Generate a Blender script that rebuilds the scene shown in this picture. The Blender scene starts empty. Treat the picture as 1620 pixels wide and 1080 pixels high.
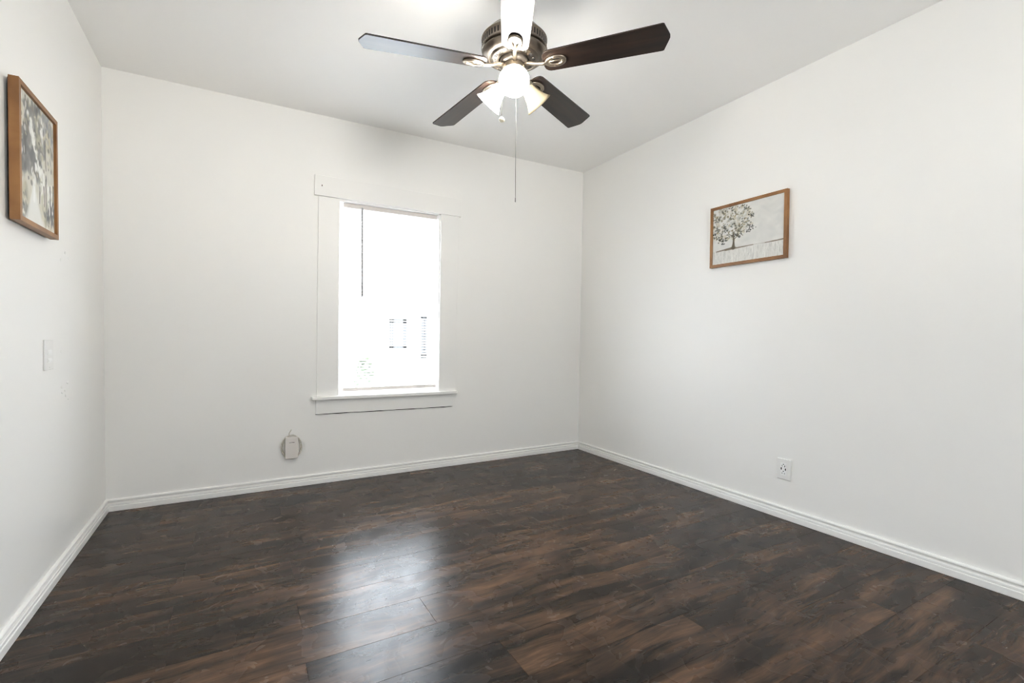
import bpy, bmesh, math, random
import numpy as np
from mathutils import Vector, Matrix, Quaternion

C = bpy.context.scene.collection
scene = bpy.context.scene
PI = math.pi
rnd = random.Random(7)

# ------------------------------------------------------------------ camera
CAM = (0.6273, -3.4133, 0.9804)
YAW, PITCH, ROLL = 0.5185, -0.0087, 0.0080
FPX = 762.47
cd = bpy.data.cameras.new('camera')
cam = bpy.data.objects.new('camera', cd)
C.objects.link(cam)
cy, sy, cp, sp = math.cos(YAW), math.sin(YAW), math.cos(PITCH), math.sin(PITCH)
fw = Vector((sy * cp, cy * cp, sp))
rt = Vector((cy, -sy, 0))
up = rt.cross(fw)
c_, s_ = math.cos(ROLL), math.sin(ROLL)
rt2, up2 = rt * c_ + up * s_, up * c_ - rt * s_
cam.matrix_world = Matrix(((rt2.x, up2.x, -fw.x, CAM[0]), (rt2.y, up2.y, -fw.y, CAM[1]),
                           (rt2.z, up2.z, -fw.z, CAM[2]), (0, 0, 0, 1)))
cd.sensor_width = 36.0
cd.lens = FPX / 1620 * 36.0
cd.clip_start = 0.02
scene.camera = cam

# ------------------------------------------------------------------ sky, exposure
w = bpy.data.worlds.new('overcast_sky')
scene.world = w
w.use_nodes = True
nt = w.node_tree
bg = nt.nodes['Background']
# bright overcast sky above the horizon, added glow below it to brighten the ceiling
SKY, LOW_GLOW = 15.5, 27.5
tcw = nt.nodes.new('ShaderNodeTexCoord')
sep = nt.nodes.new('ShaderNodeSeparateXYZ')
mrw = nt.nodes.new('ShaderNodeMapRange')
mrw.inputs['From Min'].default_value = -0.06
mrw.inputs['From Max'].default_value = 0.06
mxw = nt.nodes.new('ShaderNodeMix')
mxw.data_type = 'RGBA'
mxw.inputs[6].default_value = (LOW_GLOW * 1.0, LOW_GLOW * 0.995, LOW_GLOW * 0.985, 1)
nt.links.new(tcw.outputs['Generated'], sep.inputs[0])
nt.links.new(sep.outputs['Z'], mrw.inputs['Value'])
nt.links.new(mrw.outputs['Result'], mxw.inputs[0])
nt.links.new(mxw.outputs[2], bg.inputs['Color'])
# an overcast sky is about three times brighter overhead than at the horizon
mrz = nt.nodes.new('ShaderNodeMapRange')
mrz.inputs['From Min'].default_value = 0.0
mrz.inputs['From Max'].default_value = 1.0
mrz.inputs['To Min'].default_value = 0.7
mrz.inputs['To Max'].default_value = 2.1
scl = nt.nodes.new('ShaderNodeVectorMath')
scl.operation = 'SCALE'
scl.inputs[0].default_value = (SKY * 0.86, SKY * 0.92, SKY * 1.0)
nt.links.new(sep.outputs['Z'], mrz.inputs['Value'])
nt.links.new(mrz.outputs['Result'], scl.inputs['Scale'])
nt.links.new(scl.outputs[0], mxw.inputs[7])
bg.inputs['Strength'].default_value = 1.0
BULB_STRENGTH = 400.0
SHADE_STRENGTH = 60.0
scene.view_settings.view_transform = 'Standard'
scene.view_settings.look = 'None'
scene.view_settings.exposure = 0.09
scene.view_settings.gamma = 1.0
scene.view_settings.use_curve_mapping = False
scene.cycles.use_denoising = True
scene.cycles.filter_width = 1.0
scene.cycles.max_bounces = 16
scene.cycles.diffuse_bounces = 10
scene.cycles.transparent_max_bounces = 16
scene.cycles.sample_clamp_indirect = 10.0
scene.cycles.use_adaptive_sampling = False

# room dimensions (the walls lean a little, as measured)
W, H = 3.258, 2.44
D = 4.60                      # depth behind the window wall
T = 0.15                      # wall thickness
def xl(z): return -0.0212 * z / H
def xr(y, z): return W + 0.0305 * z / H + 0.0124 * y
def zc(x): return H + 0.0024 * x / W
ML = lambda p: Vector((xl(p[2]) + p[0], p[1], p[2]))              # (offset, y, z) on the left wall
MR = lambda p: Vector((xr(p[1], p[2]) - p[0], p[1], p[2]))        # (offset, y, z) on the right wall

# daylight comes in through the window openings (sampling portals only, they give off no light)
OX0, OX1, OZ0, OZ1 = 1.222, 1.952, 0.560, 1.905
FZ0, FZ1 = 0.90, 1.85
FW = [(1.26, 2.00, FZ0, FZ1)]  # opening of the added window, there to let fill light in
def portal(x0, x1, z0, z1, y, into):
    ld = bpy.data.lights.new('window_portal', 'AREA')
    ld.shape = 'RECTANGLE'
    ld.size, ld.size_y = x1 - x0, z1 - z0
    ld.cycles.is_portal = True
    o = bpy.data.objects.new('window_portal', ld)
    C.objects.link(o)
    o.location = ((x0 + x1) / 2, y, (z0 + z1) / 2)
    o.rotation_euler = (-PI / 2 if into < 0 else PI / 2, 0, 0)
portal(OX0, OX1, OZ0, OZ1, T, -1)
for f_ in FW:
    portal(*f_, -D - T, 1)

# ------------------------------------------------------------------ materials
def lin(c):
    return tuple((x / 12.92 if x <= 0.04045 else ((x + 0.055) / 1.055) ** 2.4) for x in [v / 255 for v in c])
def mat(name, rgb=(200, 200, 200), rough=0.5, metal=0.0, spec=0.5, bump=None, vary=None):
    m = bpy.data.materials.new(name)
    m.use_nodes = True
    nt = m.node_tree
    b = nt.nodes['Principled BSDF']
    col = lin(rgb)
    b.inputs['Base Color'].default_value = (*col, 1)
    b.inputs['Roughness'].default_value = rough
    b.inputs['Metallic'].default_value = metal
    b.inputs['Specular IOR Level'].default_value = spec
    tc = nt.nodes.new('ShaderNodeTexCoord')
    if vary:
        n = nt.nodes.new('ShaderNodeTexNoise')
        n.inputs['Scale'].default_value = vary[0]
        n.inputs['Detail'].default_value = 4
        nt.links.new(tc.outputs['Object'], n.inputs['Vector'])
        mx = nt.nodes.new('ShaderNodeMix')
        mx.data_type = 'RGBA'
        mx.inputs[6].default_value = (*[c * (1 - vary[1]) for c in col], 1)
        mx.inputs[7].default_value = (*[min(1, c * (1 + vary[1])) for c in col], 1)
        nt.links.new(n.outputs['Fac'], mx.inputs[0])
        nt.links.new(mx.outputs[2], b.inputs['Base Color'])
    if bump:
        n = nt.nodes.new('ShaderNodeTexNoise')
        n.inputs['Scale'].default_value = bump[0]
        n.inputs['Detail'].default_value = 3
        nt.links.new(tc.outputs['Object'], n.inputs['Vector'])
        bp = nt.nodes.new('ShaderNodeBump')
        bp.inputs['Strength'].default_value = bump[1]
        bp.inputs['Distance'].default_value = bump[2]
        nt.links.new(n.outputs['Fac'], bp.inputs['Height'])
        nt.links.new(bp.outputs['Normal'], b.inputs['Normal'])
    return m

def wood_mat(name, dark, light, sx, sy, rough, coat=0.0):
    m = mat(name, dark, rough)
    nt = m.node_tree
    b = nt.nodes['Principled BSDF']
    tc = nt.nodes.new('ShaderNodeTexCoord')
    mp = nt.nodes.new('ShaderNodeMapping')
    mp.inputs['Scale'].default_value = (sx, sy, sy)
    n = nt.nodes.new('ShaderNodeTexNoise')
    n.inputs['Scale'].default_value = 1
    n.inputs['Detail'].default_value = 6
    n.inputs['Distortion'].default_value = 0.4
    r = nt.nodes.new('ShaderNodeValToRGB')
    r.color_ramp.elements[0].position = 0.35
    r.color_ramp.elements[0].color = (*lin(dark), 1)
    r.color_ramp.elements[1].position = 0.68
    r.color_ramp.elements[1].color = (*lin(light), 1)
    nt.links.new(tc.outputs['Object'], mp.inputs['Vector'])
    nt.links.new(mp.outputs['Vector'], n.inputs['Vector'])
    nt.links.new(n.outputs['Fac'], r.inputs['Fac'])
    nt.links.new(r.outputs['Color'], b.inputs['Base Color'])
    b.inputs['Coat Weight'].default_value = coat
    b.inputs['Coat Roughness'].default_value = 0.3
    return m

def floor_mat():
    m = mat('dark_laminate', (66, 52, 42), 0.3, spec=0.17)
    nt = m.node_tree
    L = nt.links.new
    b = nt.nodes['Principled BSDF']
    def node(t, **kw):
        n = nt.nodes.new(t)
        for k, v in kw.items():
            setattr(n, k, v)
        return n
    def math_(op, a, c):
        n = node('ShaderNodeMath', operation=op)
        for i, v in enumerate((a, c)):
            if isinstance(v, (int, float)):
                n.inputs[i].default_value = v
            else:
                L(v, n.inputs[i])
        return n.outputs[0]
    tc = node('ShaderNodeTexCoord')
    at = node('ShaderNodeAttribute', attribute_name='plank')
    off = math_('MULTIPLY', at.outputs['Fac'], 37.0)
    cb = node('ShaderNodeCombineXYZ')
    L(off, cb.inputs[0]); L(off, cb.inputs[2])
    va = node('ShaderNodeVectorMath', operation='ADD')
    L(tc.outputs['Object'], va.inputs[0]); L(cb.outputs[0], va.inputs[1])
    def noise(scale, detail, dist, rough=0.55):
        mp = node('ShaderNodeMapping')
        mp.inputs['Scale'].default_value = scale
        n = node('ShaderNodeTexNoise')
        n.inputs['Scale'].default_value = 1
        n.inputs['Detail'].default_value = detail
        n.inputs['Roughness'].default_value = rough
        n.inputs['Distortion'].default_value = dist
        L(va.outputs[0], mp.inputs['Vector']); L(mp.outputs['Vector'], n.inputs['Vector'])
        return n.outputs['Fac']
    # grain lines wander a little along each plank
    wn = node('ShaderNodeTexNoise')
    wn.inputs['Scale'].default_value = 2.2
    wn.inputs['Detail'].default_value = 2
    L(va.outputs[0], wn.inputs['Vector'])
    wv = node('ShaderNodeVectorMath', operation='MULTIPLY_ADD')
    wv.inputs[1].default_value = (0.0, 0.11, 0.0)
    L(wn.outputs['Color'], wv.inputs[0]); L(va.outputs[0], wv.inputs[2])
    va = wv
    n1 = noise((2.4, 24.0, 1), 8, 0.0, 0.66)
    n2 = noise((2.0, 7.0, 1), 5, 0.25, 0.6)
    n3 = noise((10.0, 170.0, 1), 3, 0.0)
    s = math_('ADD', math_('MULTIPLY', n1, 0.46), math_('MULTIPLY', n2, 0.46))
    s = math_('ADD', s, math_('MULTIPLY', n3, 0.12))
    s = math_('ADD', s, math_('MULTIPLY', math_('SUBTRACT', at.outputs['Fac'], 0.5), 0.04))
    r = node('ShaderNodeValToRGB')
    cr = r.color_ramp
    cols = [(0.38, (18, 14, 12)), (0.46, (36, 28, 22)), (0.52, (54, 41, 32)), (0.58, (76, 57, 43)), (0.68, (110, 83, 62))]
    cr.elements[0].position, cr.elements[0].color = cols[0][0], (*lin(cols[0][1]), 1)
    cr.elements[1].position, cr.elements[1].color = cols[-1][0], (*lin(cols[-1][1]), 1)
    for p, c in cols[1:-1]:
        e = cr.elements.new(p)
        e.color = (*lin(c), 1)
    L(s, r.inputs['Fac'])
    L(r.outputs['Color'], b.inputs['Base Color'])
    # satin finish with faint mop swirls
    sw = node('ShaderNodeTexNoise')
    sw.inputs['Scale'].default_value = 9.0
    sw.inputs['Detail'].default_value = 3
    sw.inputs['Distortion'].default_value = 0.8
    L(tc.outputs['Object'], sw.inputs['Vector'])
    mr = node('ShaderNodeMapRange')
    mr.inputs['From Min'].default_value = 0.3
    mr.inputs['From Max'].default_value = 0.7
    mr.inputs['To Min'].default_value = 0.225
    mr.inputs['To Max'].default_value = 0.31
    L(sw.outputs['Fac'], mr.inputs['Value'])
    L(mr.outputs['Result'], b.inputs['Roughness'])
    return m

def mix_shader_mat(name, a, b_, fac):
    """two BSDF node types with colours mixed by a fixed factor"""
    m = bpy.data.materials.new(name)
    m.use_nodes = True
    nt = m.node_tree
    nt.nodes.remove(nt.nodes['Principled BSDF'])
    out = nt.nodes['Material Output']
    mx = nt.nodes.new('ShaderNodeMixShader')
    mx.inputs[0].default_value = fac
    for i, (t, c, ro) in enumerate((a, b_)):
        n = nt.nodes.new(t)
        n.inputs['Color'].default_value = (*c, 1)
        if ro is not None and 'Roughness' in n.inputs:
            n.inputs['Roughness'].default_value = ro
        nt.links.new(n.outputs[0], mx.inputs[1 + i])
    nt.links.new(mx.outputs[0], out.inputs['Surface'])
    return m

def emit_mat(name, rgb, strength):
    m = bpy.data.materials.new(name)
    m.use_nodes = True
    b = m.node_tree.nodes['Principled BSDF']
    b.inputs['Base Color'].default_value = (0.9, 0.88, 0.84, 1)
    b.inputs['Emission Color'].default_value = (*rgb, 1)
    b.inputs['Emission Strength'].default_value = strength
    return m

def glow_opal(name, rgb, strength):
    m = mix_shader_mat(name, ('ShaderNodeBsdfTranslucent', (0.97, 0.945, 0.88), None), ('ShaderNodeBsdfDiffuse', (0.93, 0.89, 0.80), None), 0.4)
    nt = m.node_tree
    e = nt.nodes.new('ShaderNodeEmission')
    e.inputs['Color'].default_value = (*rgb, 1)
    e.inputs['Strength'].default_value = strength
    ad = nt.nodes.new('ShaderNodeAddShader')
    old = nt.nodes['Material Output'].inputs['Surface'].links[0].from_socket
    nt.links.new(old, ad.inputs[0])
    nt.links.new(e.outputs[0], ad.inputs[1])
    nt.links.new(ad.outputs[0], nt.nodes['Material Output'].inputs['Surface'])
    return m

def attr_mat(name, rough):
    m = mat(name, (200, 200, 200), rough, bump=(300, 0.25, 0.001))
    nt = m.node_tree
    a = nt.nodes.new('ShaderNodeAttribute')
    a.attribute_name = 'paint'
    nt.links.new(a.outputs['Color'], nt.nodes['Principled BSDF'].inputs['Base Color'])
    return m

M = dict(
    wall=mat('white_wall_paint', (241, 240, 237), 0.42, bump=(45, 0.07, 0.003)),
    ceil=mat('white_ceiling_paint', (249, 248, 246), 0.6, bump=(40, 0.06, 0.003)),
    trim=mat('white_trim_paint', (241, 240, 237), 0.35, bump=(30, 0.06, 0.002)),
    casing=mat('white_casing_paint', (240, 239, 236), 0.4, bump=(25, 0.1, 0.003)),
    floor=floor_mat(),
    vinyl=mat('white_vinyl', (240, 240, 240), 0.35),
    rail=mat('dimmed_blind_rail', (216, 209, 204), 0.45),  # off-white greyed down: dimmer light on the rails is put into the colour
    slat=mix_shader_mat('white_blind_vinyl', ('ShaderNodeBsdfDiffuse', (0.86, 0.86, 0.86), None),
                        ('ShaderNodeBsdfTranslucent', (0.85, 0.86, 0.88), None), 0.35),
    wand=mat('grey_wand', (172, 172, 173), 0.3),
    cord=mat('white_cord', (215, 215, 212), 0.7),
    glass=mix_shader_mat('window_glass', ('ShaderNodeBsdfTransparent', (0.97, 0.98, 0.98), None),
                         ('ShaderNodeBsdfGlossy', (1, 1, 1), 0.02), 0.05),
    gap=mat('dark_gap', (70, 62, 54), 0.8),
    blade=wood_mat('dark_walnut_blade', (16, 11, 9), (46, 32, 24), 3.0, 34.0, 0.34, 0.25),
    pewter=mat('aged_pewter', (150, 139, 124), 0.32, 0.95, vary=(12, 0.18)),
    housing=mat('antique_pewter', (118, 109, 99), 0.30, 1.0, vary=(14, 0.2)),
    darkmetal=mat('dark_bronze', (74, 68, 62), 0.45, 0.7),
    slot=mat('black_slot', (22, 20, 18), 0.7),
    opal=mix_shader_mat('cream_opal_glass', ('ShaderNodeBsdfTranslucent', (0.28, 0.242, 0.175), None),
                        ('ShaderNodeBsdfDiffuse', (0.28, 0.242, 0.175), None), 0.5),
    opal_lit=glow_opal('lit_opal_glass', (1.0, 0.985, 0.965), SHADE_STRENGTH),
    bulb_on=emit_mat('lit_bulb', (1.0, 0.96, 0.90), BULB_STRENGTH),
    bulb_off=mat('unlit_bulb', (235, 232, 225), 0.25),
    chain=mat('steel_chain', (120, 117, 112), 0.5, 0.4),
    knob=mat('cream_knob', (232, 224, 200), 0.3),
    frame=wood_mat('honey_oak', (116, 76, 38), (156, 110, 62), 6.0, 6.0, 0.45),
    backing=mat('dark_backing', (58, 44, 32), 0.8),
    canvas=attr_mat('painted_canvas', 0.75),
    plate=mat('white_plate_plastic', (235, 234, 231), 0.3),
    plate2=mat('white_insert_plastic', (244, 244, 242), 0.3),
    cable=mat('beige_cable', (196, 190, 178), 0.5),
    boxp=mat('off_white_box', (226, 220, 214), 0.4),
    soil=mat('pale_concrete', (186, 188, 191), 0.9, vary=(2, 0.1)),
    siding=mat('white_siding', (236, 236, 232), 0.7),
    darkwin=mat('dark_window_frame', (38, 40, 42), 0.5),
    roof=mat('grey_shingle', (110, 108, 106), 0.9),
    leaf=mat('shrub_leaf', (62, 74, 48), 0.8, vary=(9, 0.4)),
    front=mat('front_wall_paint', (238, 238, 236), 0.5),
)

# ------------------------------------------------------------------ mesh helpers
def new(): return bmesh.new()
def merge(bm, tmp, mi=0):
    vm = {}
    for v in tmp.verts:
        vm[v] = bm.verts.new(v.co)
    for f in tmp.faces:
        try:
            nf = bm.faces.new([vm[v] for v in f.verts])
            nf.material_index = mi
            nf.smooth = f.smooth
        except ValueError:
            pass
    tmp.free()
def add_box(bm, lo, hi, bev=0.0, mi=0, seg=2):
    t = bmesh.new()
    bmesh.ops.create_cube(t, size=1)
    for v in t.verts:
        v.co = Vector([(lo[i] + hi[i]) / 2 + v.co[i] * (hi[i] - lo[i]) for i in range(3)])
    if bev > 0:
        bmesh.ops.bevel(t, geom=list(t.edges), offset=bev, segments=seg, profile=0.5, affect='EDGES')
    merge(bm, t, mi)
def add_prism(bm, pts, vec, mi=0, bev=0.0):
    """closed polygon pts (3-D, planar) extruded along vec"""
    t = bmesh.new()
    vec = Vector(vec)
    a = [t.verts.new(p) for p in pts]
    b = [t.verts.new(Vector(p) + vec) for p in pts]
    n = len(pts)
    t.faces.new(a[::-1]); t.faces.new(b)
    for i in range(n):
        t.faces.new((a[i], a[(i + 1) % n], b[(i + 1) % n], b[i]))
    bmesh.ops.recalc_face_normals(t, faces=t.faces)
    if bev > 0:
        bmesh.ops.bevel(t, geom=list(t.edges), offset=bev, segments=2, profile=0.5, affect='EDGES')
    merge(bm, t, mi)
def add_lathe(bm, prof, seg=48, mat4=None, mi=0, smooth=True):
    """prof = [(radius, height)...] about local z"""
    rings = []
    for r, z in prof:
        if r < 1e-6:
            p = Vector((0, 0, z))
            rings.append([bm.verts.new(mat4 @ p if mat4 else p)])
        else:
            ring = []
            for k in range(seg):
                a = 2 * PI * k / seg
                p = Vector((r * math.cos(a), r * math.sin(a), z))
                ring.append(bm.verts.new(mat4 @ p if mat4 else p))
            rings.append(ring)
    for A, B in zip(rings, rings[1:]):
        for k in range(seg):
            k2 = (k + 1) % seg
            vs = [A[k % len(A)], A[k2 % len(A)], B[k2 % len(B)], B[k % len(B)]]
            u = []
            for v in vs:
                if v not in u:
                    u.append(v)
            if len(u) > 2:
                f = bm.faces.new(u)
                f.smooth = smooth
                f.material_index = mi
def add_tube(bm, path, r, seg=10, closed=False, flat=1.0, flat_axis=None, mi=0):
    pts = [Vector(p) for p in path]
    n = len(pts)
    rr = r if isinstance(r, (list, tuple)) else [r] * n
    rings = []
    prev = None
    for i, p in enumerate(pts):
        if closed:
            t = pts[(i + 1) % n] - pts[i - 1]
        else:
            t = pts[min(i + 1, n - 1)] - pts[max(i - 1, 0)]
        t.normalize()
        if flat_axis is not None:
            ref = Vector(flat_axis)
        else:
            ref = prev if prev is not None else (Vector((0, 0, 1)) if abs(t.z) < 0.9 else Vector((1, 0, 0)))
        b = (ref - t * ref.dot(t)).normalized()
        prev = b
        c = t.cross(b)
        rings.append([bm.verts.new(p + (b * math.cos(a) * flat + c * math.sin(a)) * rr[i])
                      for a in [2 * PI * k / seg for k in range(seg)]])
    for i in range(n if closed else n - 1):
        A, B = rings[i], rings[(i + 1) % n]
        for k in range(seg):
            f = bm.faces.new((A[k], A[(k + 1) % seg], B[(k + 1) % seg], B[k]))
            f.smooth = True
            f.material_index = mi
    if not closed:
        for R in (rings[0][::-1], rings[-1]):
            f = bm.faces.new(R)
            f.material_index = mi
def add_ball(bm, c, r, sc=(1, 1, 1), seg=20, mi=0):
    prof = [(r * math.sin(PI * k / 12), -r * math.cos(PI * k / 12)) for k in range(13)]
    prof[0] = (0, -r); prof[-1] = (0, r)
    add_lathe(bm, prof, seg, Matrix.Translation(c) @ Matrix.Diagonal((*sc, 1)), mi)
def obj(name, bm, mats, parent=None, loc=None, fmap=None, world=False):
    """links bm as ONE mesh object; with world=True its vertices are room coordinates"""
    if fmap:
        for v in bm.verts:
            v.co = fmap(v.co)
    if loc is None:
        loc = Vector((0, 0, 0))
    loc = Vector(loc)
    if world:
        base = loc + (parent_loc(parent) if parent else Vector())
        for v in bm.verts:
            v.co -= base
    bmesh.ops.recalc_face_normals(bm, faces=bm.faces)
    me = bpy.data.meshes.new(name)
    bm.to_mesh(me)
    bm.free()
    for m in (mats if isinstance(mats, (list, tuple)) else [mats]):
        me.materials.append(m)
    o = bpy.data.objects.new(name, me)
    C.objects.link(o)
    o.location = loc
    if parent:
        o.parent = parent
    return o
def parent_loc(p):
    v = Vector()
    while p:
        v += p.location
        p = p.parent
    return v
def thing(name, label, cat, loc, group=None):
    o = bpy.data.objects.new(name, None)
    C.objects.link(o)
    o.empty_display_size = 0.1
    o.location = loc
    o['label'] = label
    o['category'] = cat
    if group:
        o['group'] = group
    return o
def struct(name, bm, m, **kw):
    o = obj(name, bm, m, **kw)
    o['kind'] = 'structure'
    return o
def struct_root(name, loc):
    o = bpy.data.objects.new(name, None)
    C.objects.link(o)
    o.location = loc
    o.empty_display_size = 0.1
    o['kind'] = 'structure'
    return o
def hexa(bm, A, B):
    """solid between two quads A and B (four corners each, same order)"""
    a = [bm.verts.new(p) for p in A]
    b = [bm.verts.new(p) for p in B]
    bm.faces.new(a[::-1]); bm.faces.new(b)
    for i in range(4):
        j = (i + 1) % 4
        bm.faces.new((a[i], a[j], b[j], b[i]))

# ------------------------------------------------------------------ room shell
YF = -D
# back wall with its window opening
bm = new()
def wpatch(bm, xa0, xa1, xb0, xb1, z0, z1, y0, y1):
    hexa(bm, [(xa0, y0, z0), (xa1, y0, z0), (xb1, y0, z1), (xb0, y0, z1)],
         [(xa0, y1, z0), (xa1, y1, z0), (xb1, y1, z1), (xb0, y1, z1)])
ZT = H + 0.12
wpatch(bm, -T, W + T, -T, W + T, -0.1, OZ0, 0, T)
wpatch(bm, -T, W + T, -T, W + T, OZ1, ZT, 0, T)
wpatch(bm, -T, OX0, -T, OX0, OZ0, OZ1, 0, T)
wpatch(bm, OX1, W + T, OX1, W + T, OZ0, OZ1, 0, T)
struct('wall_back', bm, M['wall'])
# left wall, with a few raised blobs of glossy paint below the picture
bm = new()
hexa(bm, [(-T, YF - T, -0.1), (xl(-.1), YF - T, -0.1), (xl(-.1), 0, -0.1), (-T, 0, -0.1)],
     [(-T, YF - T, ZT), (xl(ZT), YF - T, ZT), (xl(ZT), 0, ZT), (-T, 0, ZT)])
for y, z, a, b in [(-.675, 1.325, .008, .006), (-.736, 1.287, .009, .007), (-.631, 1.31, .006, .008), (-.746, .906, .008, .006),
                   (-.739, .758, .012, .006), (-.661, .770, .014, .005), (-.70, .742, .01, .006), (-.735, .735, .012, .005),
                   (-.689, .718, .008, .007), (-.654, .701, .011, .006)]:
    add_ball(bm, (xl(z), y, z), 1.0, (0.0022, a, b), 16)
struct('wall_left', bm, M['wall'])
# right wall
bm = new()
hexa(bm, [(xr(YF - T, -.1), YF - T, -0.1), (W + T, YF - T, -0.1), (W + T, 0, -0.1), (xr(0, -.1), 0, -0.1)],
     [(xr(YF - T, ZT), YF - T, ZT), (W + T, YF - T, ZT), (W + T, 0, ZT), (xr(0, ZT), 0, ZT)])
struct('wall_right', bm, M['wall'])
# front wall (behind the camera) with one added window for fill light
bm = new()
y0, y1 = YF - T, YF
wpatch(bm, -T, W + T, -T, W + T, -0.1, FZ0, y0, y1)
wpatch(bm, -T, W + T, -T, W + T, FZ1, ZT, y0, y1)
for a, b in ((-T, FW[0][0]), (FW[0][1], W + T)):
    wpatch(bm, a, b, a, b, FZ0, FZ1, y0, y1)
struct('wall_front', bm, M['front'])
# ceiling
bm = new()
hexa(bm, [(-T, YF - T, zc(-T)), (W + T, YF - T, zc(W + T)), (W + T, T, zc(W + T)), (-T, T, zc(-T))],
     [(-T, YF - T, ZT), (W + T, YF - T, ZT), (W + T, T, ZT), (-T, T, ZT)])
struct('ceiling', bm, M['ceil'])

# floor: laminate planks running along the window wall, every plank bevelled
bm = new()
lay = bm.faces.layers.float.new('plank')
P, Y0, LEN, G, DP = 0.1855, -2.05, 1.2, 0.0008, 0.0009
JOINT = {0: .808, 1: .025, 2: .82, 3: .43, 4: .83, 5: .44, 6: .905, 7: .45, 8: .84, -1: .165, -2: .805, -5: .31}
def plank(x0, x1, ya, yb):
    val = rnd.random()
    o = [bm.verts.new(p) for p in ((x0, ya, -DP), (x1, ya, -DP), (x1, yb, -DP), (x0, yb, -DP))]
    i = [bm.verts.new(p) for p in ((x0 + G, ya + G, 0), (x1 - G, ya + G, 0), (x1 - G, yb - G, 0), (x0 + G, yb - G, 0))]
    fs = [bm.faces.new(i)]
    for k in range(4):
        fs.append(bm.faces.new((o[k], o[(k + 1) % 4], i[(k + 1) % 4], i[k])))
    for f in fs:
        f[lay] = val
for j in range(-12, 12):
    ya, yb = Y0 + P * j, Y0 + P * (j + 1)
    if ya > 0.0 or yb < YF:
        continue
    ya, yb = max(ya, YF), min(yb, 0.0)
    jo = JOINT.get(j, rnd.random() * LEN)
    xs = [0.0] + [x for x in [jo + LEN * k for k in range(-1, 4)] if 0.02 < x < W - 0.02] + [W]
    for a, b in zip(xs, xs[1:]):
        plank(a, b, ya, yb)
add_box(bm, (-T, YF - T, -0.1), (W + T, T, -DP - 0.0004))
struct('floor', bm, M['floor'])

# baseboards with a moulded profile: (distance from wall, height)
BB = [(0, 0), (0.0155, 0), (0.0165, 0.002), (0.0165, 0.026), (0.0155, 0.0285), (0.0125, 0.030), (0.0125, 0.0315), (0.0145, 0.0330),
      (0.0140, 0.041), (0.0115, 0.0435), (0.0012, 0.0450), (0.0012, 0.0525), (0.0105, 0.0535), (0.0125, 0.057),
      (0.0115, 0.062), (0.0080, 0.0655), (0.003, 0.067), (0, 0.067)]
def baseboard(name, f, ends):
    """f(d, t, z) maps profile to the room; ends = mitred start/end parameter as a function of d"""
    bm = new()
    A = [bm.verts.new(f(d, ends[0](d), z)) for d, z in BB]
    B = [bm.verts.new(f(d, ends[1](d), z)) for d, z in BB]
    n = len(BB)
    for i in range(n):
        bm.faces.new((A[i], A[(i + 1) % n], B[(i + 1) % n], B[i]))
    bm.faces.new(A[::-1]); bm.faces.new(B)
    struct(name, bm, M['trim'])
baseboard('baseboard_back', lambda d, t, z: (t, -d, z), (lambda d: d, lambda d: W - d))
baseboard('baseboard_left', lambda d, t, z: (d, t, z), (lambda d: YF + d, lambda d: -d))
baseboard('baseboard_right', lambda d, t, z: (W + 0.0124 * t - d, t, z), (lambda d: YF + d, lambda d: -d))
baseboard('baseboard_front', lambda d, t, z: (t, YF + d, z), (lambda d: d, lambda d: W + 0.0124 * YF - d))

# ------------------------------------------------------------------ window_1
win = struct_root('window_1', (1.585, 0, 0.455))
def wpart(name, bm, m, bevel=None):
    return obj(name, bm, m, win, world=True)
bm = new()
add_prism(bm, [(1.066, 0, 1.906), (2.110, 0, 1.895), (2.112, 0, 2.028), (1.068, 0, 2.040)], (0, -0.019, 0), bev=0.002)
hd = wpart('header', bm, M['casing'])
for px, pz in ((1.112, 1.972), (2.06, 1.965)):
    bm = new()
    add_ball(bm, (px, -0.0192, pz), 1.0, (0.0028, 0.0012, 0.006 if px < 1.5 else 0.002), 12)
    n = obj('nail_hole', bm, M['gap'] if px < 1.5 else M['casing'], hd, world=True)
bm = new()
add_prism(bm, [(1.083, 0, 0.572), (1.220, 0, 0.572), (1.226, 0, 1.903), (1.092, 0, 1.905)], (0, -0.010, 0), bev=0.002)
wpart('side_casing', bm, M['casing'])
bm = new()
add_prism(bm, [(1.938, 0, 0.570), (2.068, 0, 0.570), (2.098, 0, 1.896), (1.950, 0, 1.898)], (0, -0.013, 0), bev=0.002)
wpart('side_casing', bm, M['casing'])
bm = new()
add_prism(bm, [(1.053, 0, 0.557), (2.080, 0, 0.549), (2.080, 0, 0.571), (1.053, 0, 0.579)], (0, -0.042, 0), bev=0.004)
add_box(bm, (OX0 + 0.001, -0.005, 0.552), (OX1 - 0.001, T - 0.005, 0.566))
wpart('stool', bm, M['casing'])
bm = new()
ap = [(1.081, 0, 0.557), (1.080, 0, 0.461)] + [(1.080 + 0.975 * k / 12, 0, 0.461 - 0.006 * k / 12 + rnd.uniform(-.0015, .0015)) for k in range(1, 12)] + [(2.055, 0, 0.455), (2.056, 0, 0.549)]
add_prism(bm, ap, (0, -0.013, 0), bev=0.0015)
wpart('apron', bm, M['casing'])
bm = new()
low = ap[1:-1]
add_prism(bm, [(x, 0, z + 0.001) for x, y, z in low] + [(x, 0, z - 0.003 - 0.0015 * (i % 3)) for i, (x, y, z) in reversed(list(enumerate(low)))], (0, -0.0035, 0))
wpart('apron_gap', bm, M['gap'])
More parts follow.
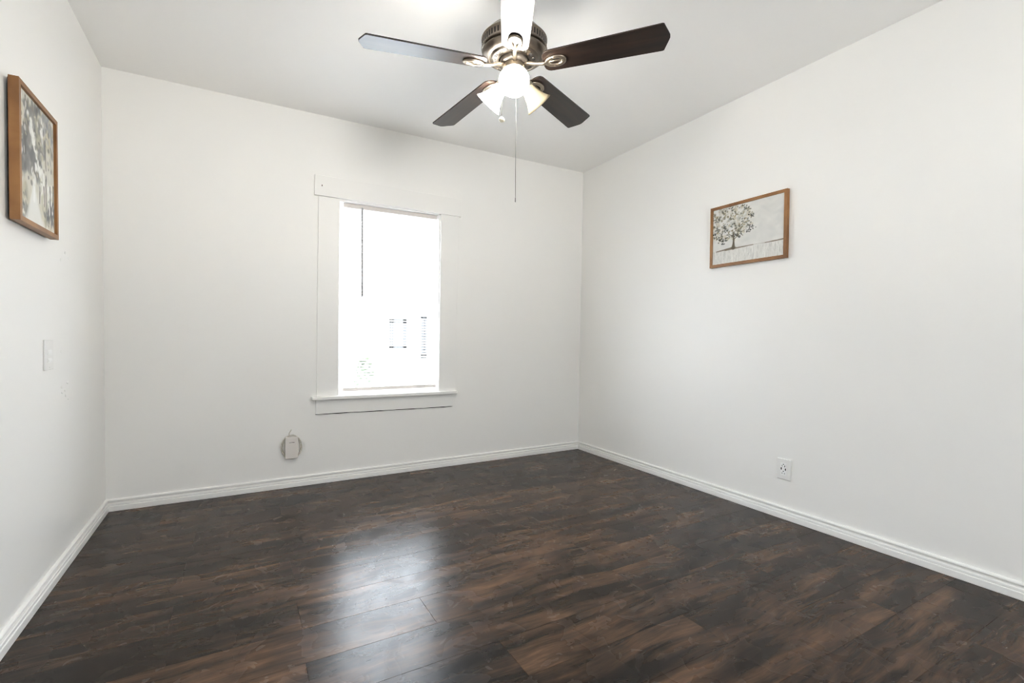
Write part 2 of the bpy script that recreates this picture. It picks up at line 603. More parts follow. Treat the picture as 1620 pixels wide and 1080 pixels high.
# lined opening (jambs, head, sloping sill) and two sashes
bm = new()
JT = 0.014
add_box(bm, (OX0 - 0.001, 0.0, OZ0), (OX0 + JT * 0.3, T, OZ1))
add_box(bm, (OX1 - JT, 0.0, OZ0), (OX1 + 0.001, T, OZ1))
add_box(bm, (OX0, 0.0, OZ1 - JT), (OX1, T, OZ1 + 0.001))
wpart('jamb', bm, M['casing'])
SX0, SX1 = OX0 + 0.006, OX1 - JT - 0.001
def sash(name, z0, z1, ya, yb, bot, top):
    bm = new()
    st = 0.032
    add_box(bm, (SX0, ya, z0), (SX0 + st, yb, z1), 0.002)
    add_box(bm, (SX1 - st, ya, z0), (SX1, yb, z1), 0.002)
    add_box(bm, (SX0 + st, ya, z0), (SX1 - st, yb, z0 + bot), 0.002)
    add_box(bm, (SX0 + st, ya, z1 - top), (SX1 - st, yb, z1), 0.002)
    s = wpart(name, bm, M['vinyl'])
    bm = new()
    ym = (ya + yb) / 2
    add_box(bm, (SX0 + st - 0.004, ym - 0.002, z0 + bot - 0.004), (SX1 - st + 0.004, ym + 0.002, z1 - top + 0.004))
    obj('pane', bm, M['glass'], s, world=True)
sash('lower_sash', 0.568, 1.236, 0.078, 0.104, 0.045, 0.034)
sash('upper_sash', 1.204, OZ1 - JT - 0.001, 0.108, 0.134, 0.034, 0.04)

# ------------------------------------------------------------------ mini blind
blind = thing('window_blind', 'white horizontal slat mini blind lowered inside the window, grey wand at its left', 'blind', (1.59, 0.04, 0.60))
BX0, BX1, BY = 1.258, 1.932, 0.040
bm = new()
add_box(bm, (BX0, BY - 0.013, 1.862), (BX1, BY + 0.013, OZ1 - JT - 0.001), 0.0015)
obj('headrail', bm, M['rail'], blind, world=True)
bm = new()
NS = 62
ztop, zbot = 1.850, 0.632
tilt = math.radians(22)
for i in range(NS):
    z = zbot + (ztop - zbot) * i / (NS - 1)
    pr = []
    for k in range(6):
        u = -0.0112 + 0.0224 * k / 5
        pr.append((u * math.cos(tilt), z + u * math.sin(tilt) + 0.0014 * (1 - (u / 0.0112) ** 2)))
    A = [bm.verts.new((BX0 + 0.003, BY + a, b)) for a, b in pr]
    B = [bm.verts.new((BX1 - 0.003, BY + a, b)) for a, b in pr]
    for k in range(5):
        f = bm.faces.new((A[k], A[k + 1], B[k + 1], B[k]))
        f.smooth = True
obj('slats', bm, M['slat'], blind, world=True)
bm = new()
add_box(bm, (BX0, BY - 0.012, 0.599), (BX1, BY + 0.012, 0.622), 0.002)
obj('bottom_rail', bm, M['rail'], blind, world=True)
for x in (BX0 + 0.09, (BX0 + BX1) / 2, BX1 - 0.09):
    bm = new()
    for dy in (-0.0128, 0.0128):
        add_tube(bm, [(x, BY + dy, 0.61), (x, BY + dy, 1.87)], 0.0006, 5)
    obj('ladder_cord', bm, M['cord'], blind, world=True)
bm = new()
add_tube(bm, [(1.379, BY - 0.026, 1.866), (1.3805, BY - 0.024, 1.56), (1.382, BY - 0.022, 1.255)], 0.0065, 8)
add_tube(bm, [(1.379, BY - 0.010, 1.872), (1.379, BY - 0.022, 1.874), (1.379, BY - 0.026, 1.864)], 0.0014, 6)
obj('tilt_wand', bm, M['wand'], blind, world=True)['label'] = 'thin grey tilt wand'

# ------------------------------------------------------------------ ceiling fan
FX, FY, ZB = 1.602, -1.7045, 2.075
TX, TY = 0.0171, -0.0467
PITCHB = -0.1994
BR, BHW, BTC, PH = 0.6044, 0.0633, 0.0235, 2.9633
ZCF = zc(FX)
fan = thing('ceiling_fan', 'five-blade dark wood ceiling fan with three-light kit hanging from the ceiling', 'ceiling fan', (FX, FY, ZCF))
def fpart(name, bm, m, parent=None):
    """fan parts are modelled about the fan axis, heights in room coordinates"""
    for v in bm.verts:
        v.co += Vector((FX, FY, 0))
    return obj(name, bm, m, parent or fan, world=True)
bm = new()
add_lathe(bm, [(0, ZCF), (0.068, ZCF), (0.070, ZCF - 0.006), (0.066, ZCF - 0.03), (0.045, ZCF - 0.062), (0.022, ZCF - 0.074), (0, ZCF - 0.074)], 40)
fpart('canopy', bm, M['pewter'])
bm = new()
add_lathe(bm, [(0, ZCF - 0.06), (0.0125, ZCF - 0.06), (0.0125, 2.245), (0, 2.245)], 24)
fpart('downrod', bm, M['pewter'])
bm = new()
add_lathe(bm, [(0, 2.262), (0.026, 2.262), (0.03, 2.250), (0.065, 2.238), (0.104, 2.214), (0.122, 2.194), (0.130, 2.186), (0.1335, 2.182),
               (0.1335, 2.178), (0.1315, 2.176), (0.1315, 2.147), (0.1335, 2.145), (0.1335, 2.141), (0.130, 2.139), (0.1200, 2.1375),
               (0.1200, 2.134), (0.1305, 2.1325), (0.1305, 2.129), (0.126, 2.122), (0.116, 2.1145), (0.1035, 2.1095), (0.1005, 2.1090),
               (0.0995, 2.1125), (0.0970, 2.1125), (0.0960, 2.1080), (0.085, 2.104), (0.064, 2.1005), (0.061, 2.102), (0.060, 2.112), (0, 2.112)], 72)
hous = fpart('motor_housing', bm, M['housing'])
bm = new()
for k in range(56):
    a = 2 * PI * k / 56
    t = bmesh.new()
    bmesh.ops.create_cube(t, size=1)
    mm = Matrix.Rotation(a, 4, 'Z') @ Matrix.Translation((0.1312, 0, 2.1615)) @ Matrix.Diagonal((0.0014, 0.0060, 0.021, 1))
    bmesh.ops.transform(t, matrix=mm, verts=t.verts)
    merge(bm, t)
fpart('vent_slots', bm, M['slot'], hous)
bm = new()
for k in range(15):
    a = 2 * PI * (k + 0.3) / 15
    for s in (-1, 1):
        mm = Matrix.Rotation(a, 4, 'Z') @ Matrix.Translation((0.0795, s * 0.0052, 2.1030)) @ Matrix.Rotation(math.radians(-10), 4, 'Y') @ Matrix.Diagonal((0.0062, 0.0036, 0.0012, 1))
        add_lathe(bm, [(0, 1), (1, 1), (1, -1), (0, -1)], 14, mm, smooth=False)
fpart('vent_holes', bm, M['slot'], hous)
bm = new()
add_lathe(bm, [(0, 2.112), (0.054, 2.112), (0.057, 2.106), (0.057, 2.092), (0.053, 2.087), (0, 2.087)], 48)
fpart('flywheel', bm, M['darkmetal'])
bm = new()
add_lathe(bm, [(0, 2.088), (0.040, 2.088), (0.046, 2.080), (0.047, 2.050), (0.044, 2.040), (0.036, 2.034), (0.034, 2.020), (0.030, 2.006), (0.018, 1.998), (0.008, 1.994), (0.006, 1.986), (0, 1.984)], 40)
swh = fpart('switch_housing', bm, M['pewter'])

# blades with their irons
def outline():
    pts = []
    r0, r1 = 0.120, BR
    hw0, hw1 = 0.0525, BHW
    # root: rounded end
    for k in range(0, 13):
        a = PI / 2 + PI * k / 12
        ca, sa = math.cos(a), math.sin(a)
        pts.append((r0 + 0.036 + 0.036 * math.copysign(abs(ca) ** 0.75, ca), hw0 * math.copysign(abs(sa) ** 0.62, sa)))
    # tip: two clipped corners and a blunt point, slightly rounded
    tip = [(r1 - BTC - 0.004, -hw1), (r1 - BTC + 0.0015, -hw1 * 0.955), (r1 - 0.0055, -hw1 * 0.30), (r1 - 0.001, -hw1 * 0.10),
           (r1 - 0.001, hw1 * 0.10), (r1 - 0.0055, hw1 * 0.30), (r1 - BTC + 0.0015, hw1 * 0.955), (r1 - BTC - 0.004, hw1)]
    return pts + tip
def blade_bm():
    bm = new()
    add_prism(bm, [(x, y, -0.003) for x, y in outline()], (0, 0, 0.006), bev=0.0012)
    return bm
def iron_bm():
    bm = new()
    oc, ol, ow = 0.170, 0.0355, 0.0205
    ring = [(oc + ol * math.cos(a), ow * math.sin(a) * (1 + 0.10 * math.cos(a)), -0.0075) for a in [2 * PI * k / 40 for k in range(40)]]
    add_tube(bm, ring, 0.0088, 10, closed=True, flat=0.6, flat_axis=(0, 0, 1))
    add_tube(bm, [(oc - ol, 0, -0.0075), (oc, 0, -0.0068), (oc + ol, 0, -0.0075)], 0.0050, 10, flat=0.6, flat_axis=(0, 0, 1))
    add_tube(bm, [(0.040, 0, 0.007), (0.062, 0, 0.006), (0.082, 0, 0.000), (0.102, 0, -0.006), (0.122, 0, -0.0085), (0.136, 0, -0.008)],
             [0.0095, 0.0090, 0.0080, 0.0075, 0.0085, 0.0095], 12, flat=0.7, flat_axis=(0, 0, 1))
    for x, y in ((oc + 0.028, 0.0), (oc - 0.004, 0.0205), (oc - 0.004, -0.0205)):
        add_ball(bm, (x, y, -0.0115), 0.0042, (1, 1, 0.5), 12)
    return bm
def blade_matrix(k):
    a = PH - k * math.radians(72)
    e = Vector((math.cos(a), math.sin(a), TX * math.cos(a) + TY * math.sin(a))).normalized()
    n = Vector((-math.sin(a), math.cos(a), math.tan(PITCHB) - TX * math.sin(a) + TY * math.cos(a)))
    n = (n - e * n.dot(e)).normalized()
    u = e.cross(n)
    return Matrix(((e.x, n.x, u.x, 0), (e.y, n.y, u.y, 0), (e.z, n.z, u.z, ZB - ZCF), (0, 0, 0, 1)))
proto = obj('blade', blade_bm(), M['blade'], fan)
proto.matrix_basis = blade_matrix(0)
piron = obj('blade_iron', iron_bm(), M['pewter'], proto)
for k in range(1, 5):
    b = proto.copy()
    C.objects.link(b)
    b.parent = fan
    b.matrix_basis = blade_matrix(k)
    i = piron.copy()
    C.objects.link(i)
    i.parent = b

# light kit: three bell shades of opal glass
TIPDOWN = math.radians(41)
def shade_axis(az):
    return Vector((math.cos(TIPDOWN) * math.cos(az), math.cos(TIPDOWN) * math.sin(az), -math.sin(TIPDOWN)))
def axis_matrix(o, d):
    z = d.normalized()
    x = Vector((0, 0, 1)).cross(z).normalized()
    y = z.cross(x)
    return Matrix(((x.x, y.x, z.x, o.x), (x.y, y.y, z.y, o.y), (x.z, y.z, z.z, o.z), (0, 0, 0, 1)))
outer = [(0.017, 0.0), (0.0215, 0.002), (0.0240, 0.012), (0.0270, 0.026), (0.0305, 0.041), (0.0350, 0.056), (0.0410, 0.071), (0.0480, 0.084), (0.0560, 0.095)]
outer = [(r * 1.05, t) for r, t in outer]
inner = [(r - 0.0022, t + 0.0006) for r, t in reversed(outer)]
inner[-1] = (0.0150, 0.003)
NECK_R, NECK_Z = 0.052, 2.017
for az_deg, lit in ((-119.5, True), (120.5, True), (0.5, False)):
    az = math.radians(az_deg)
    d = shade_axis(az)
    o = Vector((NECK_R * math.cos(az), NECK_R * math.sin(az), NECK_Z))
    mm = axis_matrix(o, d)
    bm = new()
    p0 = Vector((0.030 * math.cos(az), 0.030 * math.sin(az), 2.040))
    add_tube(bm, [p0, (p0 + o) / 2 + Vector((0, 0, 0.004)), o - d * 0.012, o], 0.009, 12)
    add_lathe(bm, [(0, -0.016), (0.013, -0.016), (0.022, -0.008), (0.0245, 0.002), (0.0250, 0.010), (0.0235, 0.010), (0.0225, 0.0), (0, -0.004)], 32, mm)
    fpart('lamp_holder', bm, M['pewter'])
    bm = new()
    add_lathe(bm, outer + inner + [outer[0]], 48, mm)
    sh = fpart('lamp_shade', bm, M['opal_lit'] if lit else M['opal'])
    sh['label'] = 'glowing white bell glass shade' if lit else 'unlit cream bell glass shade'
    bm = new()
    add_lathe(bm, [(0, 0.004), (0.011, 0.004), (0.0115, 0.020), (0.016, 0.030), (0.0215, 0.042), (0.0235, 0.053), (0.0220, 0.063), (0.0165, 0.072), (0.0090, 0.0765), (0, 0.078)], 28, mm)
    fpart('bulb', bm, M['bulb_on'] if lit else M['bulb_off'], sh)

# pull chains
dcam = Vector((CAM[0] - FX, CAM[1] - FY, 0)).normalized()
side = Vector((-dcam.y, dcam.x, 0))
p = side * 0.009 + dcam * 0.034
bm = new()
add_tube(bm, [(p.x, p.y, 2.036), (p.x, p.y, 1.80), (p.x, p.y, 1.523)], 0.0010, 6)
add_lathe(bm, [(0, 1.540), (0.0016, 1.538), (0.0018, 1.522), (0, 1.520)], 10, Matrix.Translation((p.x, p.y, 0)))
fpart('pull_chain', bm, M['chain'])
q0 = side * -0.040 + dcam * 0.020
q1 = side * -0.048 + dcam * 0.026
bm = new()
add_tube(bm, [(q0.x, q0.y, 2.045), (q1.x, q1.y, 1.95), (q1.x, q1.y, 1.87)], 0.0010, 6)
ch = fpart('pull_chain', bm, M['chain'])
bm = new()
add_lathe(bm, [(0, 0.010), (0.004, 0.010), (0.0105, 0.004), (0.0125, -0.001), (0.0110, -0.006), (0.0060, -0.009), (0.0, -0.010)], 20, Matrix.Translation((q1.x, q1.y, 1.853)))
fpart('chain_knob', bm, M['knob'], ch)['label'] = 'cream ball knob'

# ------------------------------------------------------------------ paintings
def base_img(nu, nv, col):
    return np.ones((nv, nu, 3)) * np.array(col, float)
def grid(nu, nv):
    u = (np.arange(nu) + 0.5) / nu
    v = (np.arange(nv) + 0.5) / nv
    return np.meshgrid(u, v)
def blot(img, U, V, u, v, ru, rv, ang, col, al, soft=0.35, asp=1.0):
    """one brush dab: rotated ellipse with a soft edge (asp = height / width of the canvas)"""
    du, dv = U - u, (V - v) * asp
    ca, sa = math.cos(ang), math.sin(ang)
    a, b = (du * ca + dv * sa) / ru, (-du * sa + dv * ca) / rv
    d = np.sqrt(a * a + b * b)
    m = np.clip((1 - d) / soft, 0, 1)[..., None] * al
    img[:] = img * (1 - m) + np.array(col, float) * m
def seg(img, U, V, p, q, w0, w1, col, al=1.0, asp=1.0):
    """tapering stroke"""
    du, dv = q[0] - p[0], (q[1] - p[1]) * asp
    L2 = du * du + dv * dv
    t = np.clip(((U - p[0]) * du + (V - p[1]) * asp * dv) / L2, 0, 1)
    d = np.hypot(U - p[0] - t * du, (V - p[1]) * asp - t * dv)
    wd = w0 + (w1 - w0) * t
    m = np.clip((wd - d) / (0.5 * wd) + 0.5, 0, 1)[..., None] * al
    img[:] = img * (1 - m) + np.array(col, float) * m
def canvas(name, img, fmap, ya, yb, za, zb, off, parent):
    """grid of vertices coloured as painted; ya..yb runs left to right as seen"""
    nv, nu, _ = img.shape
    bm = new()
    lay = bm.verts.layers.float_color.new('paint')
    vs = []
    for j in range(nv):
        row = []
        for i in range(nu):
            v = bm.verts.new((off, ya + (yb - ya) * i / (nu - 1), za + (zb - za) * j / (nv - 1)))
            c = np.clip(img[j, i], 0, 255)
            v[lay] = (*lin(c), 1)
            row.append(v)
        vs.append(row)
    for j in range(nv - 1):
        for i in range(nu - 1):
            bm.faces.new((vs[j][i], vs[j][i + 1], vs[j + 1][i + 1], vs[j + 1][i]))
    return obj(name, bm, M['canvas'], parent, world=True, fmap=fmap)
def frame(fmap, ya, yb, za, zb, d0, d1, fw_, parent, lip):
    """four mitred mouldings, one mesh; ya < yb"""
    bm = new()
    O = [(ya, za), (yb, za), (yb, zb), (ya, zb)]
    I = [(ya + fw_, za + fw_), (yb - fw_, za + fw_), (yb - fw_, zb - fw_), (ya + fw_, zb - fw_)]
    for k in range(4):
        j = (k + 1) % 4
        hexa(bm, [(d0, *O[k]), (d0, *O[j]), (d0, *I[j]), (d0, *I[k])],
             [(d1, *O[k]), (d1, *O[j]), (d1, *I[j]), (d1, *I[k])])
    obj('frame', bm, M['frame'], parent, world=True, fmap=fmap)
    bm = new()
    add_box(bm, (d0 - 0.003, ya + 0.006, za + 0.006), (d0 + lip, yb - 0.006, zb - 0.006))
    obj('backing', bm, M['backing'], parent, world=True, fmap=fmap)

# right wall: tree in a pale field
rg = random.Random(21)
NU, NV = 200, 150
U, V = grid(NU, NV)
asp = 0.75
img = base_img(NU, NV, (214, 213, 209))
for k in range(160):
    g = rg.choice([(222, 221, 217), (206, 206, 203), (200, 201, 198), (226, 225, 220)])
    blot(img, U, V, rg.random(), rg.uniform(.25, 1), rg.uniform(.03, .12), rg.uniform(.02, .05), rg.uniform(-.8, .8), g, 0.35, 0.7, asp)
for k in range(420):                                   # grass below the horizon, vertical streaks
    x = rg.random(); y0_ = rg.uniform(-.02, .22); h = rg.uniform(.04, .14)
    y1_ = min(y0_ + h, .235)
    g = rg.choice([(226, 225, 220), (196, 195, 190), (206, 205, 199), (184, 184, 180), (232, 231, 227)])
    seg(img, U, V, (x, y0_), (x + rg.uniform(-.008, .008), y1_), .004, .003, g, 0.55, asp)
for a, b, w0, w1, al in (((.06, .235), (.32, .262), .006, .014, .85), ((.20, .243), (.60, .256), .012, .005, .8), ((.60, .258), (.78, .252), .003, .003, .35), ((.76, .252), (1.0, .262), .005, .008, .9)):
    seg(img, U, V, a, b, w0, w1, (112, 100, 84), al, asp)
blot(img, U, V, .32, .262, .05, .018, 0, (92, 82, 66), .8, .6, asp)
for k in range(230):                                   # foliage, pale underlayer
    r = math.sqrt(rg.random()); a = rg.uniform(0, 2 * PI)
    x, y = .25 + .35 * r * math.cos(a), .72 + .32 * r * math.sin(a)
    g = rg.choice([(206, 202, 190), (184, 182, 170), (160, 156, 140), (186, 176, 150), (222, 220, 213), (172, 172, 166)])
    blot(img, U, V, x, y, rg.uniform(.02, .05), rg.uniform(.015, .03), rg.uniform(0, PI), g, .55, .6, asp)
for k in range(430):                                   # darker leaf dabs in clusters
    r = math.sqrt(rg.random()); a = rg.uniform(0, 2 * PI)
    x, y = .25 + .36 * r * math.cos(a), .715 + .32 * r * math.sin(a)
    cl = math.sin(x * 31 + 2) * math.sin(y * 27 + x * 9 + 1)
    if cl < -0.05 and rg.random() < .72:
        continue
    g = rg.choice([(70, 70, 62), (96, 94, 82), (120, 112, 90), (58, 60, 56), (140, 128, 98), (108, 108, 100)])
    blot(img, U, V, x, y, rg.uniform(.009, .026), rg.uniform(.007, .014), rg.uniform(0, PI), g, .7, .5, asp)
for x, y in ((.12, .43), (.15, .40), (.18, .45), (.56, .52), (.58, .55), (.52, .50), (.10, .47), (.55, .78), (.21, .60), (.38, .46), (.34, .47), (.03, .55)):
    for k in range(7):
        blot(img, U, V, x + rg.gauss(0, .022), y + rg.gauss(0, .022), rg.uniform(.008, .018), rg.uniform(.006, .012), rg.uniform(0, PI), (52, 54, 50), .85, .5, asp)
TR = (86, 78, 62)
seg(img, U, V, (.318, .262), (.322, .34), .026, .013, TR, .95, asp)
seg(img, U, V, (.322, .34), (.322, .50), .013, .008, TR, .95, asp)
for a, b, w0, w1 in (((.322, .44), (.24, .53), .006, .003), ((.322, .46), (.30, .58), .006, .003), ((.322, .40), (.42, .50), .006, .003),
                     ((.37, .45), (.40, .56), .004, .002), ((.42, .50), (.50, .55), .004, .002), ((.26, .51), (.20, .50), .003, .002), ((.322, .48), (.36, .60), .005, .002)):
    seg(img, U, V, a, b, w0, w1, TR, .9, asp)
pic = thing('framed_painting', 'oak-framed landscape painting of a leafy tree in a pale field on the right wall', 'painting', (xr(-1.617, 1.428) - 0.003, -1.617, 1.428))
frame(MR, -1.865, -1.369, 1.428, 1.806, 0.003, 0.024, 0.0175, pic, 0.012)
canvas('canvas', img, MR, -1.386, -1.848, 1.445, 1.789, 0.0185, pic)

# left wall: grey and white brushy abstract
rg = random.Random(5)
NU, NV = 150, 200
U, V = grid(NU, NV)
asp = 1.33
img = base_img(NU, NV, (204, 201, 190))
def dabs(n, u0, u1, v0, v1, ru, rv, cols, al, ang=(0.9, 2.2)):
    for k in range(n):
        blot(img, U, V, rg.uniform(u0, u1), rg.uniform(v0, v1), rg.uniform(*ru), rg.uniform(*rv), rg.uniform(*ang), rg.choice(cols), al, .5, asp)
GREY = [(126, 126, 124), (112, 112, 113), (148, 147, 143), (100, 100, 100), (138, 132, 120)]
PALE = [(222, 220, 212), (234, 233, 228), (206, 202, 190)]
OLIV = [(190, 184, 162), (172, 168, 146), (206, 200, 178), (156, 154, 140)]
dabs(90, .08, .55, .62, .98, (.05, .13), (.03, .08), GREY, .6)
dabs(110, .0, .62, .40, .72, (.05, .13), (.03, .09), GREY, .65)
dabs(60, .45, 1.0, .55, 1.0, (.04, .10), (.03, .06), OLIV + GREY[:3], .55)
dabs(40, .6, 1.0, .70, 1.0, (.04, .09), (.03, .06), [(134, 138, 146), (160, 162, 164), (186, 178, 150)], .55)
dabs(30, .0, .14, .72, 1.0, (.03, .08), (.03, .07), PALE + OLIV[:1], .6)
dabs(80, .0, 1.0, .0, .28, (.05, .12), (.03, .07), OLIV + PALE, .55)
dabs(24, .02, .22, .0, .12, (.03, .08), (.02, .05), [(122, 124, 120), (150, 150, 142)], .6)
dabs(30, .74, 1.0, .06, .26, (.03, .09), (.03, .06), [(120, 122, 122), (146, 144, 136), (104, 104, 106)], .55)
for a, b, w0, w1 in (((.28, .84), (.40, .66), .035, .02), ((.40, .66), (.52, .53), .03, .018), ((.34, .80), (.42, .62), .02, .03), ((.08, .55), (.05, .40), .02, .01),
                     ((.44, .47), (.60, .48), .022, .015), ((.60, .48), (.64, .30), .025, .012), ((.40, .42), (.42, .30), .03, .02), ((.80, .40), (.84, .18), .016, .012),
                     ((.90, .42), (.93, .20), .012, .010), ((.66, .46), (.70, .34), .012, .006), ((.62, .90), (.66, .74), .014, .008)):
    for q in range(9):
        t = q / 8
        blot(img, U, V, a[0] + (b[0] - a[0]) * t + rg.gauss(0, .018), a[1] + (b[1] - a[1]) * t + rg.gauss(0, .012),
             rg.uniform(.5, 1.3) * (w0 + (w1 - w0) * t) + .012, rg.uniform(.03, .07), rg.uniform(-.5, .5), rg.choice([(232, 231, 226), (222, 221, 215), (238, 238, 235)]), .8, .5, asp)
for a, b in (((.74, .40), (.74, .18)), ((.87, .40), (.88, .14)), ((.97, .42), (.96, .2)), ((.68, .36), (.69, .2)), ((.16, .70), (.19, .52)), ((.72, .76), (.75, .52)), ((.56, .30), (.55, .20))):
    seg(img, U, V, a, b, .016, .010, (98, 96, 92), .75, asp)
for k in range(150):
    u_, v_ = rg.random(), rg.random()
    if v_ < .3 and .18 < u_ < .66:
        continue
    g = rg.choice([(224, 222, 214), (96, 96, 94), (176, 170, 148), (150, 150, 148), (118, 116, 112), (206, 200, 182)])
    blot(img, U, V, u_, v_, rg.uniform(.012, .035), rg.uniform(.012, .05), rg.uniform(-.5, .5), g, .6, .4, asp)
for k in range(14):                                    # white flared shape at the bottom
    t = k / 13
    seg(img, U, V, (.39, .30), (.20 + .42 * t, .0), .02, .045, (226, 226, 222), .55, asp)
seg(img, U, V, (.41, .30), (.40, .20), .02, .03, (238, 238, 235), .9, asp)
pic2 = thing('framed_painting', 'oak-framed abstract painting of grey and white brushstrokes on the left wall', 'painting', (xl(1.344) + 0.010, -1.098, 1.344))
frame(ML, -1.289, -0.907, 1.344, 1.800, 0.0105, 0.036, 0.0165, pic2, 0.014)
canvas('canvas', img, ML, -1.2725, -0.9235, 1.3605, 1.7835, 0.0275, pic2)
bm = new()
add_box(bm, (0.0, -1.12, 1.74), (0.0085, -1.08, 1.77), 0.001)
obj('hanger', bm, M['darkmetal'], pic2, world=True, fmap=ML)

# ------------------------------------------------------------------ switch plate on the left wall
sw = thing('light_switch', 'white wall plate with two small stacked switches on the left wall', 'light switch', (xl(0.84), -0.913, 0.84))
bm = new()
add_box(bm, (0.0, -0.960, 0.840), (0.0065, -0.866, 0.957), 0.002)
obj('plate', bm, M['plate'], sw, world=True, fmap=ML)
for zc_ in (0.909, 0.877):
    bm = new()
    add_box(bm, (0.0064, -0.936, zc_ - 0.009), (0.0072, -0.888, zc_ + 0.009), 0.0003)
    t = obj('switch_well', bm, M['plate2'], sw, world=True, fmap=ML)
    bm = new()
    add_prism(bm, [(0.007, -0.928, zc_ - 0.0055), (0.007, -0.898, zc_ - 0.0055), (0.0105, -0.898, zc_ - 0.0045), (0.0085, -0.928, zc_ - 0.0050)], (0, 0, 0.009), bev=0.0006)
    obj('toggle', bm, M['plate2'], t, world=True, fmap=ML)
for zc_ in (0.946, 0.851):
    bm = new()
    add_ball(bm, (0.0065, -0.913, zc_), 0.003, (0.4, 1, 1), 12)
    obj('screw', bm, M['plate2'], sw, world=True, fmap=ML)

# ------------------------------------------------------------------ outlet on the right wall
ot = thing('wall_outlet', 'white duplex wall outlet with dark slots low on the right wall', 'outlet', (xr(-1.866, 0.213), -1.866, 0.213))
bm = new()
add_box(bm, (0.0, -1.9045, 0.2135), (0.007, -1.827, 0.3255), 0.0022)
obj('plate', bm, M['plate'], ot, world=True, fmap=MR)
bm = new()
add_box(bm, (0.0068, -1.8805, 0.2350), (0.0085, -1.8475, 0.3030), 0.0006)
ins = obj('receptacle', bm, M['plate2'], ot, world=True, fmap=MR)
def slot(name, yy, zz, hy, hz, rnd_=False):
    bm = new()
    if rnd_:
        add_lathe(bm, [(0, 0.0), (1, 0.0), (1, 1), (0, 1)], 14, Matrix(((0, 0, 0.0008, 0.0082), (hy, 0, 0, yy), (0, hz, 0, zz), (0, 0, 0, 1))), smooth=False)
    else:
        add_box(bm, (0.0082, yy - hy, zz - hz), (0.0089, yy + hy, zz + hz))
    obj(name, bm, M['slot'], ins, world=True, fmap=MR)
yc = -1.864
slot('ground_hole', yc, 0.2965, .0030, .0026, True)
slot('slot', yc + .0075, 0.2870, .0013, .0042)
slot('slot', yc - .0075, 0.2865, .0013, .0048)
slot('usb_port', yc + .0115, 0.2715, .0026, .0062)
slot('usb_port', yc - .0115, 0.2700, .0026, .0062)
slot('ground_hole', yc, 0.2580, .0028, .0026, True)
slot('slot', yc + .0070, 0.2475, .0013, .0042)
slot('slot', yc - .0070, 0.2470, .0013, .0042)

# ------------------------------------------------------------------ cable box on the back wall
cb = thing('cable_junction_box', 'small white box with a coiled cable behind it on the wall under the window', 'cable box', (0.933, 0, 0.187))
bm = new()
add_box(bm, (0.8965, -0.034, 0.1905), (0.9715, -0.004, 0.3290), 0.003)
add_box(bm, (0.905, -0.0045, 0.20), (0.963, 0.0, 0.32))
hb = obj('housing', bm, M['boxp'], cb, world=True)
bm = new()
add_box(bm, (0.919, -0.0346, 0.2925), (0.950, -0.0338, 0.2950))
obj('mark', bm, M['darkmetal'], hb, world=True)
bm = new()
path = []
for k in range(150):
    t = 2 * PI * k / 50
    s = 1 + 0.06 * math.sin(k * 0.9 / 3) + 0.05 * (k // 50 - 1)
    path.append((0.935 + 0.056 * s * math.cos(t + 1.9), -0.008 - 0.006 * (k // 50) - 0.0001 * (k % 50), 0.2625 + 0.0765 * (0.97 + 0.03 * s) * math.sin(t + 1.9)))
path += [(0.920, -0.012, 0.345), (0.924, -0.010, 0.356), (0.931, -0.008, 0.365), (0.934, -0.004, 0.371)]
add_tube(bm, path, 0.0024, 6)
obj('coiled_cable', bm, M['cable'], cb, world=True)['label'] = 'beige coiled cable'

# ------------------------------------------------------------------ unseen window behind the camera, added for fill light
for i, (x0, x1, z0, z1) in enumerate(FW):
    wn = struct_root('window_%d' % (i + 2), ((x0 + x1) / 2, YF, z0))
    bm = new()
    for a, b in (((x0 - .09, z0 - .02), (x0, z1 + .1)), ((x1, z0 - .02), (x1 + .09, z1 + .1)), ((x0, z1), (x1, z1 + .1))):
        add_box(bm, (a[0], YF, a[1]), (b[0], YF + .019, b[1]), 0.002)
    add_box(bm, (x0 - .11, YF, z0 - .045), (x1 + .11, YF + .045, z0 - .02), 0.003)
    add_box(bm, (x0 - .09, YF, z0 - .13), (x1 + .09, YF + .018, z0 - .045), 0.002)
    obj('casing', bm, M['casing'], wn, world=True)
    bm = new()
    zm = (z0 + z1) / 2
    for a, b in (((x0, z0), (x0 + .04, z1)), ((x1 - .04, z0), (x1, z1)), ((x0, z0), (x1, z0 + .04)), ((x0, z1 - .04), (x1, z1)), ((x0, zm - .02), (x1, zm + .02))):
        add_box(bm, (a[0], YF - .11, a[1]), (b[0], YF - .08, b[1]))
    s = obj('sash', bm, M['vinyl'], wn, world=True)
    bm = new()
    add_box(bm, (x0 + .03, YF - .097, z0 + .03), (x1 - .03, YF - .093, z1 - .03))
    obj('pane', bm, M['glass'], s, world=True)

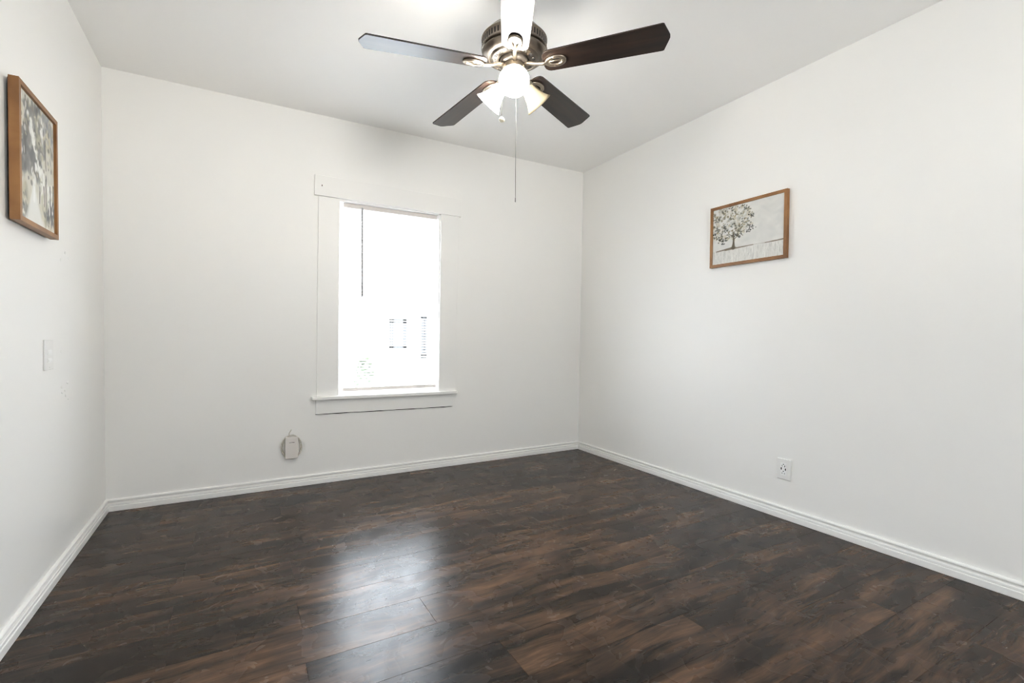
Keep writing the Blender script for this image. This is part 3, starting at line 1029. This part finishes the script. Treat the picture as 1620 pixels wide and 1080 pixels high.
# ------------------------------------------------------------------ outside the window: yard, neighbour's house, shrub
bm = new()
add_box(bm, (-14, T + 0.05, -0.62), (18, 18, -0.5))
struct('ground', bm, M['soil'])
nb = thing('neighbour_house', 'white sided house with dark framed windows beyond the window blind', 'house', (4.2, 6.0, -0.5))
bm = new()
HX0, HX1, HY0, HY1, HZ0, HZ1 = 1.9, 9.0, 6.0, 10.0, -0.5, 2.10
zs = [HZ0 + (HZ1 - HZ0) * k / 18 for k in range(19)]
for a, b in zip(zs, zs[1:]):
    add_prism(bm, [(HX0, HY0 - .018, a), (HX0, HY0 + .02, a), (HX0, HY0 + .02, b), (HX0, HY0, b)], (HX1 - HX0, 0, 0))
add_box(bm, (HX0, HY0 + .015, HZ0), (HX1, HY1, HZ1))
obj('walls', bm, M['siding'], nb, world=True)
bm = new()
add_prism(bm, [(HX0 - .3, HY0 - .35, HZ1), (HX0 - .3, HY1 + .35, HZ1), (HX0 - .3, (HY0 + HY1) / 2, HZ1 + 1.1)], (HX1 - HX0 + .6, 0, 0))
obj('roof', bm, M['roof'], nb, world=True)
for x0, x1, z0, z1 in ((3.22, 3.56, 0.72, 1.32), (3.86, 3.98, 0.55, 1.40), (5.4, 6.2, 0.6, 1.6)):
    bm = new()
    f_ = 0.075
    for a, b in (((x0, z0), (x0 + f_, z1)), ((x1 - f_, z0), (x1, z1)), ((x0, z0), (x1, z0 + f_)), ((x0, z1 - f_), (x1, z1))):
        add_box(bm, (a[0], HY0 - .05, a[1]), (b[0], HY0 + .0, b[1]))
    fo = obj('window', bm, M['darkwin'], nb, world=True)
    bm = new()
    add_box(bm, (x0 + .04, HY0 - .03, z0 + .04), (x1 - .04, HY0 - .02, z1 - .04))
    obj('pane', bm, M['vinyl'], fo, world=True)
sb = thing('shrub', 'dark leafy shrub growing in the yard seen through the lower slats', 'shrub', (2.35, 4.2, -0.5))
bm = new()
rs = random.Random(3)
for k in range(520):
    a, r = rs.uniform(0, 2 * PI), math.sqrt(rs.random())
    h = rs.random()
    rad = 0.36 * (1 - 0.75 * h) * r
    p = Vector((2.35 + rad * math.cos(a), 4.2 + rad * math.sin(a), -0.40 + 1.05 * h))
    n = Vector((rs.gauss(0, 1), rs.gauss(0, 1), rs.gauss(0, 1) + .6)).normalized()
    t = n.orthogonal().normalized()
    s = rs.uniform(.03, .06)
    b = n.cross(t)
    vs = [bm.verts.new(p + v) for v in (t * s, b * s * .45 + n * .01, -t * s, -b * s * .45 + n * .01)]
    bm.faces.new(vs)
obj('foliage', bm, M['leaf'], sb, world=True)
bm = new()
for k in range(7):
    a = 2 * PI * k / 7
    add_tube(bm, [(2.35, 4.2, -0.5), (2.35 + .05 * math.cos(a), 4.2 + .05 * math.sin(a), -0.1), (2.35 + .12 * math.cos(a), 4.2 + .12 * math.sin(a), 0.3)], [.012, .009, .004], 6)
obj('stem', bm, M['gap'], sb, world=True)
